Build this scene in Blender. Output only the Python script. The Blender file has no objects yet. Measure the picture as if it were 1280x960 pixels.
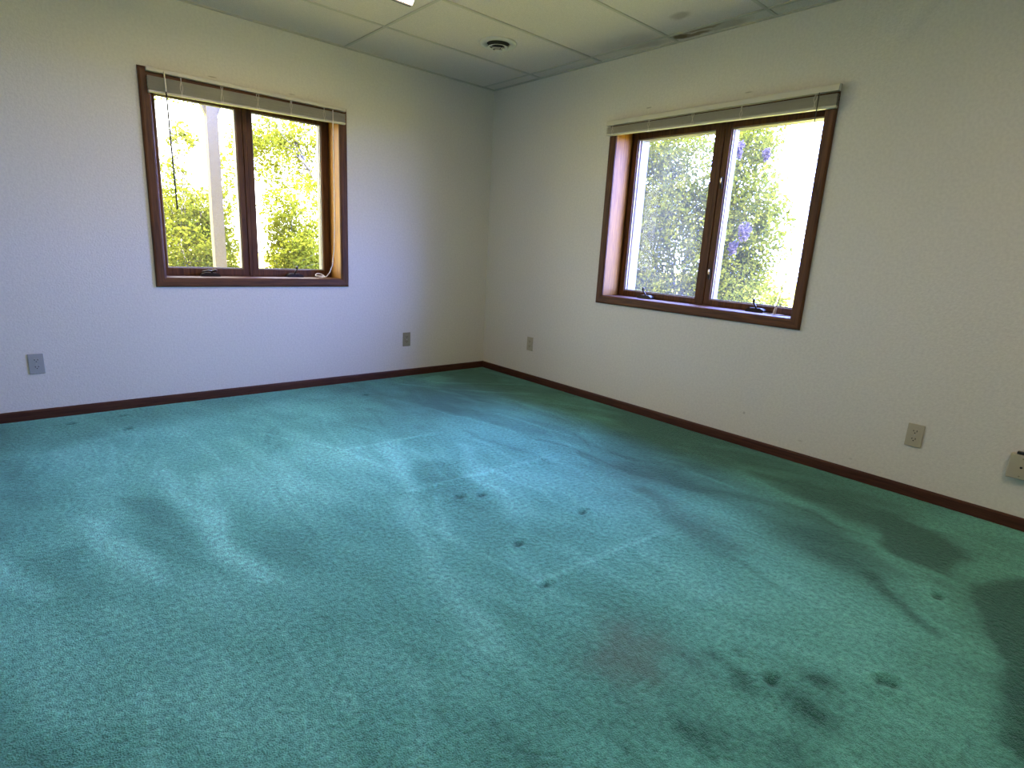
import bpy, bmesh, math, random
import numpy as np
from mathutils import Vector, Matrix

random.seed(7)
rng = np.random.default_rng(11)
scene = bpy.context.scene
COL = scene.collection

# ------------------------------------------------------------------ dimensions (metres)
H = 2.38                     # suspended ceiling
XW, YB = -5.2, -6.2          # far ends of the room (behind the viewer)
TH = 0.27                    # outside wall thickness

# ------------------------------------------------------------------ light
SKY = 39.5
SUN = 48.0
LAMP = 11.2
EXPOSURE = 0.0

# ------------------------------------------------------------------ small helpers
class MB:
    """collects polygons, builds one mesh object"""
    def __init__(self):
        self.v, self.f = [], []
    def add(self, verts, faces):
        o = len(self.v)
        self.v += [tuple(p) for p in verts]
        self.f += [tuple(i + o for i in q) for q in faces]
        return self
    def box(self, a, b, fn=None):
        x0, y0, z0 = a; x1, y1, z1 = b
        P = [(x0,y0,z0),(x1,y0,z0),(x1,y1,z0),(x0,y1,z0),(x0,y0,z1),(x1,y0,z1),(x1,y1,z1),(x0,y1,z1)]
        if fn: P = [fn(*p) for p in P]
        return self.add(P, [(0,3,2,1),(4,5,6,7),(0,1,5,4),(1,2,6,5),(2,3,7,6),(3,0,4,7)])
    def tube(self, pts, rad, n=8, cap=True):
        pts = [Vector(p) for p in pts]
        rads = rad if isinstance(rad, (list, tuple)) else [rad] * len(pts)
        rings = []
        up = None
        for i, p in enumerate(pts):
            t = (pts[min(i+1, len(pts)-1)] - pts[max(i-1, 0)])
            t = t.normalized() if t.length > 1e-9 else Vector((0,0,1))
            if up is None:
                up = Vector((0,0,1)) if abs(t.z) < .9 else Vector((1,0,0))
            a = (up - t * up.dot(t)).normalized(); b = t.cross(a); up = a
            rings.append([p + (a*math.cos(2*math.pi*k/n) + b*math.sin(2*math.pi*k/n)) * rads[i] for k in range(n)])
        o = len(self.v)
        for r in rings: self.v += [tuple(q) for q in r]
        for i in range(len(rings)-1):
            for k in range(n):
                self.f.append((o+i*n+k, o+i*n+(k+1)%n, o+(i+1)*n+(k+1)%n, o+(i+1)*n+k))
        if cap:
            self.f.append(tuple(o+k for k in reversed(range(n))))
            self.f.append(tuple(o+(len(rings)-1)*n+k for k in range(n)))
        return self
    def lathe(self, prof, centre, n=48):
        """profile [(r, z)] turned about the vertical through centre"""
        o = len(self.v)
        cx, cy, cz = centre
        for r, z in prof:
            for k in range(n):
                a = 2*math.pi*k/n
                self.v.append((cx+r*math.cos(a), cy+r*math.sin(a), cz+z))
        for i in range(len(prof)-1):
            for k in range(n):
                self.f.append((o+i*n+k, o+i*n+(k+1)%n, o+(i+1)*n+(k+1)%n, o+(i+1)*n+k))
        return self
    def extrude(self, prof, a, b, fn):
        """2-D profile [(d, z)] swept from s=a to s=b, fn maps (s, d, z) to world"""
        n = len(prof)
        P = [fn(a, d, z) for d, z in prof] + [fn(b, d, z) for d, z in prof]
        F = [(k, (k+1)%n, n+(k+1)%n, n+k) for k in range(n)] + [tuple(range(n)), tuple(range(2*n-1, n-1, -1))]
        return self.add(P, F)
    def build(self, name, mat, parent=None, bevel=0.0, smooth=False, seg=2):
        me = bpy.data.meshes.new(name)
        me.from_pydata(self.v, [], self.f)
        bm = bmesh.new(); bm.from_mesh(me)
        if bevel:
            bmesh.ops.remove_doubles(bm, verts=bm.verts, dist=1e-6)
            ed = [e for e in bm.edges if len(e.link_faces) == 2 and e.calc_face_angle(0) > .5]
            bmesh.ops.bevel(bm, geom=ed, offset=bevel, segments=seg, affect='EDGES', profile=.5)
        bmesh.ops.recalc_face_normals(bm, faces=bm.faces)
        bm.to_mesh(me); bm.free()
        o = bpy.data.objects.new(name, me)
        COL.objects.link(o)
        me.materials.append(mat)
        if smooth:
            for p in me.polygons: p.use_smooth = True
        if parent:
            o.parent = parent
            if parent.type == 'EMPTY' or parent.parent:
                o.matrix_parent_inverse = world_of(parent).inverted()
        return o

def world_of(o):
    m = Matrix.LocRotScale(o.location, o.rotation_euler, o.scale)
    if o.parent: m = world_of(o.parent) @ o.matrix_parent_inverse @ m
    return m

def tag(o, label=None, cat=None, group=None, kind=None):
    if label: o['label'] = label
    if cat: o['category'] = cat
    if group: o['group'] = group
    if kind: o['kind'] = kind
    return o

def empty(name, loc):
    o = bpy.data.objects.new(name, None); COL.objects.link(o); o.location = loc
    o.empty_display_size = .05
    return o

# wall frames: (s along the wall, d outwards through the wall, z)
def LW(s, d, z): return (s, d, z)
def RW(s, d, z): return (d, s, z)
def SW(s, d, z): return (XW - d, s, z)

# ------------------------------------------------------------------ materials
def new_mat(name):
    m = bpy.data.materials.new(name); m.use_nodes = True
    nt = m.node_tree; nt.nodes.clear()
    out = nt.nodes.new('ShaderNodeOutputMaterial')
    return m, nt, out

def N(nt, t, **kw):
    n = nt.nodes.new(t)
    for k, v in kw.items():
        if k in n.inputs: n.inputs[k].default_value = v
        else: setattr(n, k, v)
    return n

def simple(name, col, rough=.5, metal=0.0, spec=.5, noise=None, bump=None, coat=0.0):
    m, nt, out = new_mat(name); L = nt.links
    b = N(nt, 'ShaderNodeBsdfPrincipled')
    b.inputs['Base Color'].default_value = (*col, 1); b.inputs['Roughness'].default_value = rough
    b.inputs['Metallic'].default_value = metal; b.inputs['Specular IOR Level'].default_value = spec
    b.inputs['Coat Weight'].default_value = coat
    L.new(b.outputs[0], out.inputs[0])
    tc = N(nt, 'ShaderNodeNewGeometry')
    if noise:
        sc, amt = noise
        n = N(nt, 'ShaderNodeTexNoise'); n.inputs['Scale'].default_value = sc; n.inputs['Detail'].default_value = 4
        L.new(tc.outputs['Position'], n.inputs['Vector'])
        mx = N(nt, 'ShaderNodeMix', data_type='RGBA', blend_type='MULTIPLY'); mx.inputs[0].default_value = 1
        mr = N(nt, 'ShaderNodeMapRange'); mr.inputs[3].default_value = 1-amt; mr.inputs[4].default_value = 1+amt
        L.new(n.outputs[0], mr.inputs[0]); mx.inputs[6].default_value = (*col, 1)
        L.new(mr.outputs[0], mx.inputs[7]); L.new(mx.outputs[2], b.inputs['Base Color'])
    if bump:
        sc, st, dist = bump
        n = N(nt, 'ShaderNodeTexNoise'); n.inputs['Scale'].default_value = sc; n.inputs['Detail'].default_value = 3
        L.new(tc.outputs['Position'], n.inputs['Vector'])
        bp = N(nt, 'ShaderNodeBump'); bp.inputs['Strength'].default_value = st; bp.inputs['Distance'].default_value = dist
        L.new(n.outputs[0], bp.inputs['Height']); L.new(bp.outputs[0], b.inputs['Normal'])
    return m

def spots_node(nt, spots, warp=.0):
    """max over soft ellipses in world space: (x, y, z, rx, ry, rz, strength)"""
    L = nt.links
    g = N(nt, 'ShaderNodeNewGeometry')
    vec = g.outputs['Position']
    if warp:
        n = N(nt, 'ShaderNodeTexNoise'); n.inputs['Scale'].default_value = 9; n.inputs['Detail'].default_value = 4
        L.new(vec, n.inputs['Vector'])
        s = N(nt, 'ShaderNodeVectorMath', operation='SUBTRACT'); L.new(n.outputs[1], s.inputs[0]); s.inputs[1].default_value = (.5,.5,.5)
        k = N(nt, 'ShaderNodeVectorMath', operation='SCALE'); L.new(s.outputs[0], k.inputs[0]); k.inputs['Scale'].default_value = warp
        a = N(nt, 'ShaderNodeVectorMath', operation='ADD'); L.new(vec, a.inputs[0]); L.new(k.outputs[0], a.inputs[1]); vec = a.outputs[0]
    last = None
    for (x, y, z, rx, ry, rz, st) in spots:
        s = N(nt, 'ShaderNodeVectorMath', operation='SUBTRACT'); L.new(vec, s.inputs[0]); s.inputs[1].default_value = (x, y, z)
        d = N(nt, 'ShaderNodeVectorMath', operation='DIVIDE'); L.new(s.outputs[0], d.inputs[0]); d.inputs[1].default_value = (rx, ry, rz)
        ln = N(nt, 'ShaderNodeVectorMath', operation='LENGTH'); L.new(d.outputs[0], ln.inputs[0])
        mr = N(nt, 'ShaderNodeMapRange', interpolation_type='SMOOTHSTEP'); mr.inputs[1].default_value = 1.0; mr.inputs[2].default_value = .35
        mr.inputs[3].default_value = 0; mr.inputs[4].default_value = st
        L.new(ln.outputs['Value'], mr.inputs[0])
        if last is None: last = mr.outputs[0]
        else:
            m = N(nt, 'ShaderNodeMath', operation='MAXIMUM'); L.new(last, m.inputs[0]); L.new(mr.outputs[0], m.inputs[1]); last = m.outputs[0]
    return last

def painted(name, col, bump, spots, stain_col, warp=0, rough=.6, speck=None):
    m, nt, out = new_mat(name); L = nt.links
    b = N(nt, 'ShaderNodeBsdfPrincipled'); b.inputs['Roughness'].default_value = rough; b.inputs['Specular IOR Level'].default_value = .3
    L.new(b.outputs[0], out.inputs[0])
    g = N(nt, 'ShaderNodeNewGeometry')
    base = N(nt, 'ShaderNodeMix', data_type='RGBA'); base.inputs[6].default_value = (*col, 1); base.inputs[7].default_value = (*[c*.93 for c in col], 1)
    n = N(nt, 'ShaderNodeTexNoise'); n.inputs['Scale'].default_value = 1.3; n.inputs['Detail'].default_value = 5
    L.new(g.outputs['Position'], n.inputs['Vector']); L.new(n.outputs[0], base.inputs[0])
    colout = base.outputs[2]
    if speck:
        v = N(nt, 'ShaderNodeTexNoise'); v.inputs['Scale'].default_value = speck[0]; v.inputs['Detail'].default_value = 2
        L.new(g.outputs['Position'], v.inputs['Vector'])
        mr = N(nt, 'ShaderNodeMapRange'); mr.inputs[1].default_value = .35; mr.inputs[2].default_value = .65; mr.inputs[3].default_value = 1-speck[1]; mr.inputs[4].default_value = 1+speck[1]*.4
        L.new(v.outputs[0], mr.inputs[0])
        mm = N(nt, 'ShaderNodeMix', data_type='RGBA', blend_type='MULTIPLY'); mm.inputs[0].default_value = 1
        L.new(colout, mm.inputs[6]); L.new(mr.outputs[0], mm.inputs[7]); colout = mm.outputs[2]
    if spots:
        sp = spots_node(nt, spots, warp)
        mx = N(nt, 'ShaderNodeMix', data_type='RGBA'); L.new(sp, mx.inputs[0]); L.new(colout, mx.inputs[6]); mx.inputs[7].default_value = (*stain_col, 1)
        colout = mx.outputs[2]
    L.new(colout, b.inputs['Base Color'])
    sc, st, dist = bump
    nb = N(nt, 'ShaderNodeTexNoise'); nb.inputs['Scale'].default_value = sc; nb.inputs['Detail'].default_value = 3
    L.new(g.outputs['Position'], nb.inputs['Vector'])
    bp = N(nt, 'ShaderNodeBump'); bp.inputs['Strength'].default_value = st; bp.inputs['Distance'].default_value = dist
    L.new(nb.outputs[0], bp.inputs['Height']); L.new(bp.outputs[0], b.inputs['Normal'])
    return m

def wood(name, dark, light, axis, rough=.55, coat=.04):
    """stained oak; grain runs along the given world axis ('x','y','z' or 'any')"""
    m, nt, out = new_mat(name); L = nt.links
    b = N(nt, 'ShaderNodeBsdfPrincipled'); b.inputs['Roughness'].default_value = rough; b.inputs['Coat Weight'].default_value = coat
    b.inputs['Coat Roughness'].default_value = .3; b.inputs['Specular IOR Level'].default_value = .3
    L.new(b.outputs[0], out.inputs[0])
    g = N(nt, 'ShaderNodeNewGeometry')
    mp = N(nt, 'ShaderNodeMapping')
    s = {'x': (5, 90, 90), 'y': (90, 5, 90), 'z': (90, 90, 5)}[axis]
    mp.inputs['Scale'].default_value = s
    L.new(g.outputs['Position'], mp.inputs['Vector'])
    n = N(nt, 'ShaderNodeTexNoise'); n.inputs['Scale'].default_value = 1.0; n.inputs['Detail'].default_value = 6; n.inputs['Roughness'].default_value = .65; n.inputs['Distortion'].default_value = .6
    L.new(mp.outputs[0], n.inputs['Vector'])
    r = N(nt, 'ShaderNodeValToRGB'); e = r.color_ramp.elements
    e[0].position = .33; e[0].color = (*dark, 1); e[1].position = .66; e[1].color = (*light, 1)
    L.new(n.outputs[0], r.inputs[0]); L.new(r.outputs[0], b.inputs['Base Color'])
    bp = N(nt, 'ShaderNodeBump'); bp.inputs['Strength'].default_value = .25; bp.inputs['Distance'].default_value = .0008
    L.new(n.outputs[0], bp.inputs['Height']); L.new(bp.outputs[0], b.inputs['Normal'])
    return m

M = {}
M['wall'] = painted('wall_paint', (.70,.675,.61), (110, .7, .0022),
    [(0,-2.56,.2,.02,.011,.011,.4),(0,-2.905,.124,.02,.016,.007,.25),(0,-3.17,.104,.02,.012,.006,.25),
     (0,-1.62,2.035,.02,.03,.006,.5),(0,-2.3,2.025,.02,.03,.005,.5),(-2.2,0,2.01,.035,.02,.005,.6),(-1.72,0,2.01,.03,.02,.004,.5)],
    (.16,.14,.10), rough=.55, speck=(75, .055))  # speck puts the fine shading of the orange-peel texture into the paint colour
M['tile'] = painted('ceiling_tile', (.72,.645,.58), (420, .5, .0015),
    [(-.075,-1.86,H,.055,.075,.1,1.0),(-.05,-1.95,H,.035,.16,.1,.85),(-.10,-2.02,H,.03,.2,.1,.75),(-.07,-2.15,H,.06,.2,.1,.35),
     (-.33,-2.02,H,.06,.09,.1,.45),(-.2,-1.55,H,.14,.3,.1,.18),(-.08,-1.62,H,.05,.22,.1,.3)],
    (.17,.11,.06), warp=.09, rough=.9, speck=(300, .16))
M['bar'] = simple('ceiling_bar_shaded', (.50,.46,.39), .6)  # darker than the tiles: shadow at the recess lip is in the colour
M['oakx'] = wood('oak_along_x', (.045,.0155,.005), (.138,.053,.016), 'x')
M['oaky'] = wood('oak_along_y', (.045,.0155,.005), (.138,.053,.016), 'y')
M['oakz'] = wood('oak_upright', (.045,.0155,.005), (.138,.053,.016), 'z')
M['jamb'] = wood('oak_reveal_lit', (.18,.070,.008), (.37,.165,.017), 'z')  # same oak lightened: bright daylight on the reveal is in its colour
M['basex'] = wood('base_along_x', (.032,.010,.005), (.085,.029,.013), 'x')
M['basey'] = wood('base_along_y', (.032,.010,.005), (.085,.029,.013), 'y')
M['white_ext'] = simple('white_cladding', (.17,.17,.16), .45, noise=(30, .06))
M['bead'] = simple('glazing_bead', (.36,.33,.29), .5)
M['bronze'] = simple('bronze_hardware', (.035,.028,.022), .35, metal=.7, noise=(60, .3))
M['brass'] = simple('brass_lever', (.55,.42,.20), .3, metal=.9)
M['blind'] = simple('blind_slat_shaded', (.44,.42,.36), .45, noise=(40, .08))  # darker than the rails: the backlit shade of the slats is painted in
M['rail'] = simple('blind_rail', (.58,.55,.46), .45)
M['cord'] = simple('white_cord', (.74,.68,.60), .7)
M['wand'] = simple('backlit_dark', (.06,.058,.05), .4)  # wand and cord darkened, their silhouette against the window is in the colour
M['plate_grey'] = simple('grey_plate', (.34,.35,.34), .4)
M['plate_beige'] = simple('beige_plate', (.43,.385,.28), .45)
M['plate_tan'] = simple('tan_plate', (.25,.225,.14), .45)
M['slot'] = simple('dark_slot', (.01,.01,.01), .6)
M['black'] = simple('black_plastic', (.012,.012,.013), .4)
M['screw'] = simple('screw_metal', (.45,.43,.38), .35, metal=.8)
M['vent'] = simple('vent_enamel', (.62,.60,.54), .5)
M['vent_dark'] = simple('vent_throat', (.015,.015,.014), .8)
M['fixture'] = simple('fixture_edge', (.05,.05,.045), .5)
M['post'] = simple('weathered_post', (.16,.135,.095), .8, noise=(70, .35), bump=(90, .5, .004))
M['bark'] = simple('bark', (.075,.066,.052), .85, noise=(25, .35), bump=(60, .6, .006))
M['lawn'] = simple('lawn_grass', (.50,.42,.05), .95, spec=.1, noise=(3.0, .35), bump=(40, .8, .03))
M['roof'] = simple('roof_board', (.22,.20,.18), .8)

# lamp lens
m, nt, out = new_mat('lamp_lens')
em = N(nt, 'ShaderNodeEmission'); em.inputs[0].default_value = (1, .79, .59, 1); em.inputs[1].default_value = LAMP
nt.links.new(em.outputs[0], out.inputs[0]); M['lens'] = m

# window glass: clear pane with a thin uneven haze mixed in
def glass(name, haze):
    m, nt, out = new_mat(name); L = nt.links
    tr = N(nt, 'ShaderNodeBsdfTransparent'); tr.inputs[0].default_value = (.97,.98,.97,1)
    gl = N(nt, 'ShaderNodeBsdfGlossy'); gl.inputs['Roughness'].default_value = .02
    lw = N(nt, 'ShaderNodeLayerWeight'); lw.inputs[0].default_value = .5
    pw = N(nt, 'ShaderNodeMath', operation='POWER'); L.new(lw.outputs['Facing'], pw.inputs[0]); pw.inputs[1].default_value = 5
    fr = N(nt, 'ShaderNodeMath', operation='MULTIPLY_ADD'); L.new(pw.outputs[0], fr.inputs[0]); fr.inputs[1].default_value = .9; fr.inputs[2].default_value = .008
    mx = N(nt, 'ShaderNodeMixShader'); L.new(fr.outputs[0], mx.inputs[0]); L.new(tr.outputs[0], mx.inputs[1]); L.new(gl.outputs[0], mx.inputs[2])
    tl = N(nt, 'ShaderNodeBsdfTranslucent'); tl.inputs[0].default_value = (.62,.58,.44,1)
    df = N(nt, 'ShaderNodeBsdfDiffuse'); df.inputs[0].default_value = (.5,.5,.5,1)
    ad = N(nt, 'ShaderNodeMixShader'); ad.inputs[0].default_value = .3; L.new(tl.outputs[0], ad.inputs[1]); L.new(df.outputs[0], ad.inputs[2])
    g = N(nt, 'ShaderNodeNewGeometry')
    n = N(nt, 'ShaderNodeTexNoise'); n.inputs['Scale'].default_value = 5; n.inputs['Detail'].default_value = 5
    L.new(g.outputs['Position'], n.inputs['Vector'])
    mr = N(nt, 'ShaderNodeMapRange'); mr.inputs[1].default_value = .25; mr.inputs[2].default_value = .75; mr.inputs[3].default_value = haze*.6; mr.inputs[4].default_value = haze*1.4
    L.new(n.outputs[0], mr.inputs[0])
    m2 = N(nt, 'ShaderNodeMixShader'); L.new(mr.outputs[0], m2.inputs[0]); L.new(mx.outputs[0], m2.inputs[1]); L.new(ad.outputs[0], m2.inputs[2])
    L.new(m2.outputs[0], out.inputs[0])
    return m

# leaves: thin, let light through; each leaf its own tint
def leaf_mat(name, c0, c1, t0, t1, tmix=.55):
    m, nt, out = new_mat(name); L = nt.links
    at = N(nt, 'ShaderNodeAttribute', attribute_name='tint')
    def ramp(a, b):
        mx = N(nt, 'ShaderNodeMix', data_type='RGBA'); L.new(at.outputs['Fac'], mx.inputs[0])
        mx.inputs[6].default_value = (*a, 1); mx.inputs[7].default_value = (*b, 1); return mx.outputs[2]
    df = N(nt, 'ShaderNodeBsdfDiffuse'); L.new(ramp(c0, c1), df.inputs[0])
    tl = N(nt, 'ShaderNodeBsdfTranslucent'); L.new(ramp(t0, t1), tl.inputs[0])
    mx = N(nt, 'ShaderNodeMixShader'); mx.inputs[0].default_value = tmix
    L.new(df.outputs[0], mx.inputs[1]); L.new(tl.outputs[0], mx.inputs[2]); L.new(mx.outputs[0], out.inputs[0])
    return m
M['leaf_yellow'] = leaf_mat('leaf_yellow_green', (.080,.098,.008), (.155,.158,.014), (.14,.15,.008), (.27,.255,.02))
M['leaf_green'] = leaf_mat('leaf_grey_green', (.054,.072,.011), (.125,.135,.018), (.085,.112,.011), (.23,.225,.018))
M['blossom'] = leaf_mat('lilac_blossom', (.09,.075,.13), (.15,.13,.21), (.085,.072,.13), (.13,.115,.19))

# ------------------------------------------------------------------ carpet
STR = .68
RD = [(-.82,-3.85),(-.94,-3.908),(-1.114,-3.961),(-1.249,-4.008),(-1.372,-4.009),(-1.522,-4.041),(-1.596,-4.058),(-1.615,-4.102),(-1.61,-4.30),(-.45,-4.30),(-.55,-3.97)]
def carpet():
    x = np.linspace(XW, 0.0, 347); y = np.linspace(YB, 0.0, 414)
    X, Y = np.meshgrid(x, y, indexing='ij')
    nx, ny = X.shape
    pile_shade = np.zeros_like(X); soil = np.zeros_like(X); Z = np.zeros_like(X)
    # smooth value noise
    def vnoise(sc, seed, ax=1.0, ay=1.0, ang=0.0):
        r = np.random.default_rng(seed); G = r.random((256, 256))
        c, s = math.cos(ang), math.sin(ang)
        u = ((X*c + Y*s)*ax*sc) % 255; v = ((-X*s + Y*c)*ay*sc) % 255
        i = np.floor(u).astype(int); j = np.floor(v).astype(int); fu = u-i; fv = v-j
        fu = fu*fu*(3-2*fu); fv = fv*fv*(3-2*fv); i1 = (i+1) % 256; j1 = (j+1) % 256
        return (G[i,j]*(1-fu)+G[i1,j]*fu)*(1-fv) + (G[i,j1]*(1-fu)+G[i1,j1]*fu)*fv - .5
    wx = X + .10*vnoise(3, 1) + .05*vnoise(8, 2); wy = Y + .10*vnoise(3, 3) + .05*vnoise(8, 4)
    pile_shade += .22*vnoise(1.4, 5) + .22*vnoise(4, 6, 1, .45, .2) + .18*vnoise(11, 7, 1, .35, .35) + .12*vnoise(26, 8, 1, .4, .25)
    def seg_dist(pts, px=None, py=None):
        px = wx if px is None else px; py = wy if py is None else py
        D = np.full(X.shape, 9.0)
        for (ax, ay), (bx, by) in zip(pts[:-1], pts[1:]):
            dx, dy = bx-ax, by-ay; l2 = dx*dx+dy*dy+1e-12
            t = np.clip(((px-ax)*dx+(py-ay)*dy)/l2, 0, 1)
            D = np.minimum(D, np.hypot(px-ax-t*dx, py-ay-t*dy))
        return D
    def stroke(pts, w, amt):
        nonlocal pile_shade
        d = seg_dist(pts); pile_shade = pile_shade + STR*amt*np.exp(-(d/w)**2)
    def poly(pts, amt, soft=.05, warp=1.0):
        nonlocal pile_shade
        px, py = X+(wx-X)*warp, Y+(wy-Y)*warp; ins = np.zeros(X.shape, bool); n = len(pts)
        for k in range(n):
            (ax, ay), (bx, by) = pts[k], pts[(k+1) % n]
            c = ((ay > py) != (by > py)) & (px < (bx-ax)*(py-ay)/(by-ay+1e-12)+ax); ins ^= c
        d = seg_dist(list(pts)+[pts[0]], px, py)
        sd = np.where(ins, d, -d)
        pile_shade = pile_shade + STR*amt/(1+np.exp(-np.clip(sd/soft*3, -40, 40)))
    # brushed-light streaks, then a painted pool of window light
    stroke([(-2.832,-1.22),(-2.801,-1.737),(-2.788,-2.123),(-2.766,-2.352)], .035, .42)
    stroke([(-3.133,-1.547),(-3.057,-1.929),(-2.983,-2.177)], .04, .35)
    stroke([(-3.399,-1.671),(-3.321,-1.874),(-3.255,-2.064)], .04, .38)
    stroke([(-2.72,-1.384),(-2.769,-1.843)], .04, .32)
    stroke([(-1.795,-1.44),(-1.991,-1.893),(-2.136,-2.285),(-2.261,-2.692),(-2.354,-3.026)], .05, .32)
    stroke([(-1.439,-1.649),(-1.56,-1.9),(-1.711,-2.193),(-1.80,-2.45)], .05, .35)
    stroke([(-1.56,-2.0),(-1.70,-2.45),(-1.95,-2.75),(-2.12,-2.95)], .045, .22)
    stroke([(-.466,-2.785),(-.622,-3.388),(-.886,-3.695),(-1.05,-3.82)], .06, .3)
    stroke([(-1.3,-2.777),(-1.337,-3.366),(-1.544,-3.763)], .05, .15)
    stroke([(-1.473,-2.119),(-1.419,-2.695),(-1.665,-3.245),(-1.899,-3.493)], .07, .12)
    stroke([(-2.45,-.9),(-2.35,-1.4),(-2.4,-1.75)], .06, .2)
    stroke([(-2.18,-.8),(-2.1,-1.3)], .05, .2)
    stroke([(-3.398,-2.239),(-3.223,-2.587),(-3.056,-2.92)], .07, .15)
    poly([(-2.7,-1.35),(-2.2,-1.2),(-1.85,-1.5),(-1.95,-2.0),(-2.3,-2.05),(-2.6,-1.9)], .22, .1)  # sky light pooled on the carpet, painted as a lighter patch
    # brushed-dark patches, with shade of the far corner and right wall painted in
    poly([(-2.99,-1.42),(-2.86,-1.5),(-2.83,-2.1),(-2.86,-2.3),(-2.96,-2.2)], -.38, .03)
    poly([(-3.34,-1.72),(-3.103,-1.75),(-3.116,-2.202),(-3.22,-2.2)], -.32, .05)
    poly([(-2.649,-1.859),(-2.501,-1.944),(-2.61,-2.35),(-2.75,-2.25)], -.16, .08)
    poly([(-1.832,-1.729),(-1.596,-1.843),(-1.734,-2.046),(-1.98,-2.012)], -.22, .02)
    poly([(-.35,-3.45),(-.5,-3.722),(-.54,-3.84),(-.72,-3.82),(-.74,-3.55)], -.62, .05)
    poly([(.2,-1.9),(-1.0,-2.1),(-1.5,-3.0),(-1.35,-4.6),(.2,-4.6)], -.24, .4)  # less lit right side of the room, painted into the carpet
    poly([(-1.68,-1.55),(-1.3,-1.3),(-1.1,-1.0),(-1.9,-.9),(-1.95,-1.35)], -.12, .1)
    poly([(.3,-1.7),(-.6,-2.0),(-.95,-2.8),(-.75,-3.4),(.3,-3.7)], -.42, .25)  # shade along the right wall, painted into the carpet
    poly([(.3,.3),(-1.6,.3),(-1.5,-.55),(-1.2,-1.2),(-.7,-1.9),(.3,-2.3)], -.60, .35)  # shade of the far corner, painted into the carpet
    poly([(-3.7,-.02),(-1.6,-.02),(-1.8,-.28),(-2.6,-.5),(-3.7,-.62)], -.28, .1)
    stroke([(-1.10,-2.65),(-1.193,-2.988),(-1.283,-3.165)], .07, -.36)
    stroke([(-.9,-2.4),(-.85,-2.9),(-.93,-3.3),(-1.05,-3.5)], .09, -.26)
    stroke([(-1.06,-3.56),(-1.182,-3.712),(-1.262,-3.80)], .03, -.45)
    stroke([(-1.35,-3.2),(-1.42,-3.5),(-1.46,-3.62)], .02, -.25)
    stroke([(-1.56,-2.95),(-1.62,-3.1)], .018, -.3)
    for (cx, cy, w, a) in [(-1.921,-3.456,.03,-.5),(-1.81,-3.48,.025,-.45),(-1.93,-3.53,.035,-.5),(-1.96,-3.57,.04,-.5),(-1.695,-3.68,.035,-.65),(-1.905,-3.732,.06,-.5),(-1.85,-3.68,.05,-.35),(-2.194,-3.566,.03,-.35),(-2.182,-3.631,.04,-.4),(-2.0,-3.45,.025,-.3),(-2.05,-3.76,.05,-.3),(-.46,-2.2,.05,-.2),(-.35,-2.35,.05,-.25)]:
        pile_shade += STR*a*np.exp(-((wx-cx)**2+(wy-cy)**2)/w**2)
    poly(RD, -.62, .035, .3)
    poly([(-3.5,-2.2),(-3.3,-2.4),(-3.2,-2.9),(-3.5,-3.1)], -.15, .1)
    # thin rake marks left by the vacuum cleaner
    rs = random.Random(21)
    for _ in range(90):
        ax, ay = rs.uniform(-3.6, -.2), rs.uniform(-4.0, -.3); ln = rs.uniform(.2, .75); an = rs.gauss(-1.62, .22)
        mid = (ax+ln*.5*math.cos(an)+rs.uniform(-.02,.02), ay+ln*.5*math.sin(an))
        stroke([(ax, ay), mid, (ax+ln*math.cos(an), ay+ln*math.sin(an))], rs.uniform(.010, .026), rs.choice((-1, 1, 1))*rs.uniform(.10, .26))
    # traffic soil
    for (cx, cy, rx, ry, a) in [(-2.09,-3.26,.10,.10,1.0),(-2.15,-3.36,.09,.10,.9),(-2.04,-3.40,.09,.08,.6),(-1.98,-3.28,.10,.08,.5),(-1.2,-2.85,.16,.35,.35),(-1.0,-2.45,.3,.3,.25)]:
        soil += a*np.exp(-(((wx-cx)/rx)**2+((wy-cy)/ry)**2))
    soil = soil*(.75+.8*vnoise(22, 9))
    # ridges where the carpet has stretched, and furniture dents
    def ridge(pts, w, h):
        nonlocal Z, pile_shade
        D = seg_dist(pts, X, Y); Z += h*np.exp(-(D/w)**2); pile_shade = pile_shade + .22*np.exp(-(D/(w*.8))**2)
    ridge([(-2.047,-2.039),(-1.678,-2.056),(-1.194,-2.075)], .016, .008)
    ridge([(-2.05,-1.402),(-1.75,-1.412),(-1.472,-1.418)], .016, .006)
    ridge([(-2.05,-2.905),(-1.75,-2.92),(-1.394,-2.946)], .016, .004)
    ridge([(-2.30,-.9),(-2.05,-1.35),(-1.98,-1.7)], .014, .003)
    ridge([(-1.05,-.22),(-.75,-.62),(-.35,-1.0)], .014, .003)
    ridge([(-.75,-.36),(-.18,-.74)], .014, .004)
    ridge([(-2.16,-3.62),(-2.28,-3.80)], .012, .004)
    for (cx, cy) in [(-1.513,-2.63),(-1.922,-2.672),(-1.584,-3.828),(-1.60,-3.80),(-1.844,-3.614),(-.964,-3.79),(-3.105,-.203),(-2.867,-.45),(-2.857,-.171),(-1.416,-.427),(-1.86,-2.21),(-1.77,-2.25),(-2.03,-2.93)]:
        r = np.hypot((X-cx)*1.0, (Y-cy)*1.5); deep = .014 if cy not in (-2.21,-2.25,-2.93) else .008
        Z -= deep*np.exp(-(r/.022)**2); Z += .004*np.exp(-((r-.045)/.02)**2)
        pile_shade = pile_shade - .85*np.exp(-(r/.020)**2)
    Z += .0012*vnoise(6, 21) + .0010*vnoise(30, 22)
    edge = np.minimum(-X, -Y); Z -= .004*np.exp(-(edge/.03)**2)
    V = np.stack([X, Y, Z], -1).reshape(-1, 3)
    I = np.arange(nx*ny).reshape(nx, ny)
    F = np.stack([I[:-1,:-1], I[1:,:-1], I[1:,1:], I[:-1,1:]], -1).reshape(-1, 4)
    me = bpy.data.meshes.new('floor')
    me.from_pydata(V.tolist(), [], F.tolist())
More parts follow.
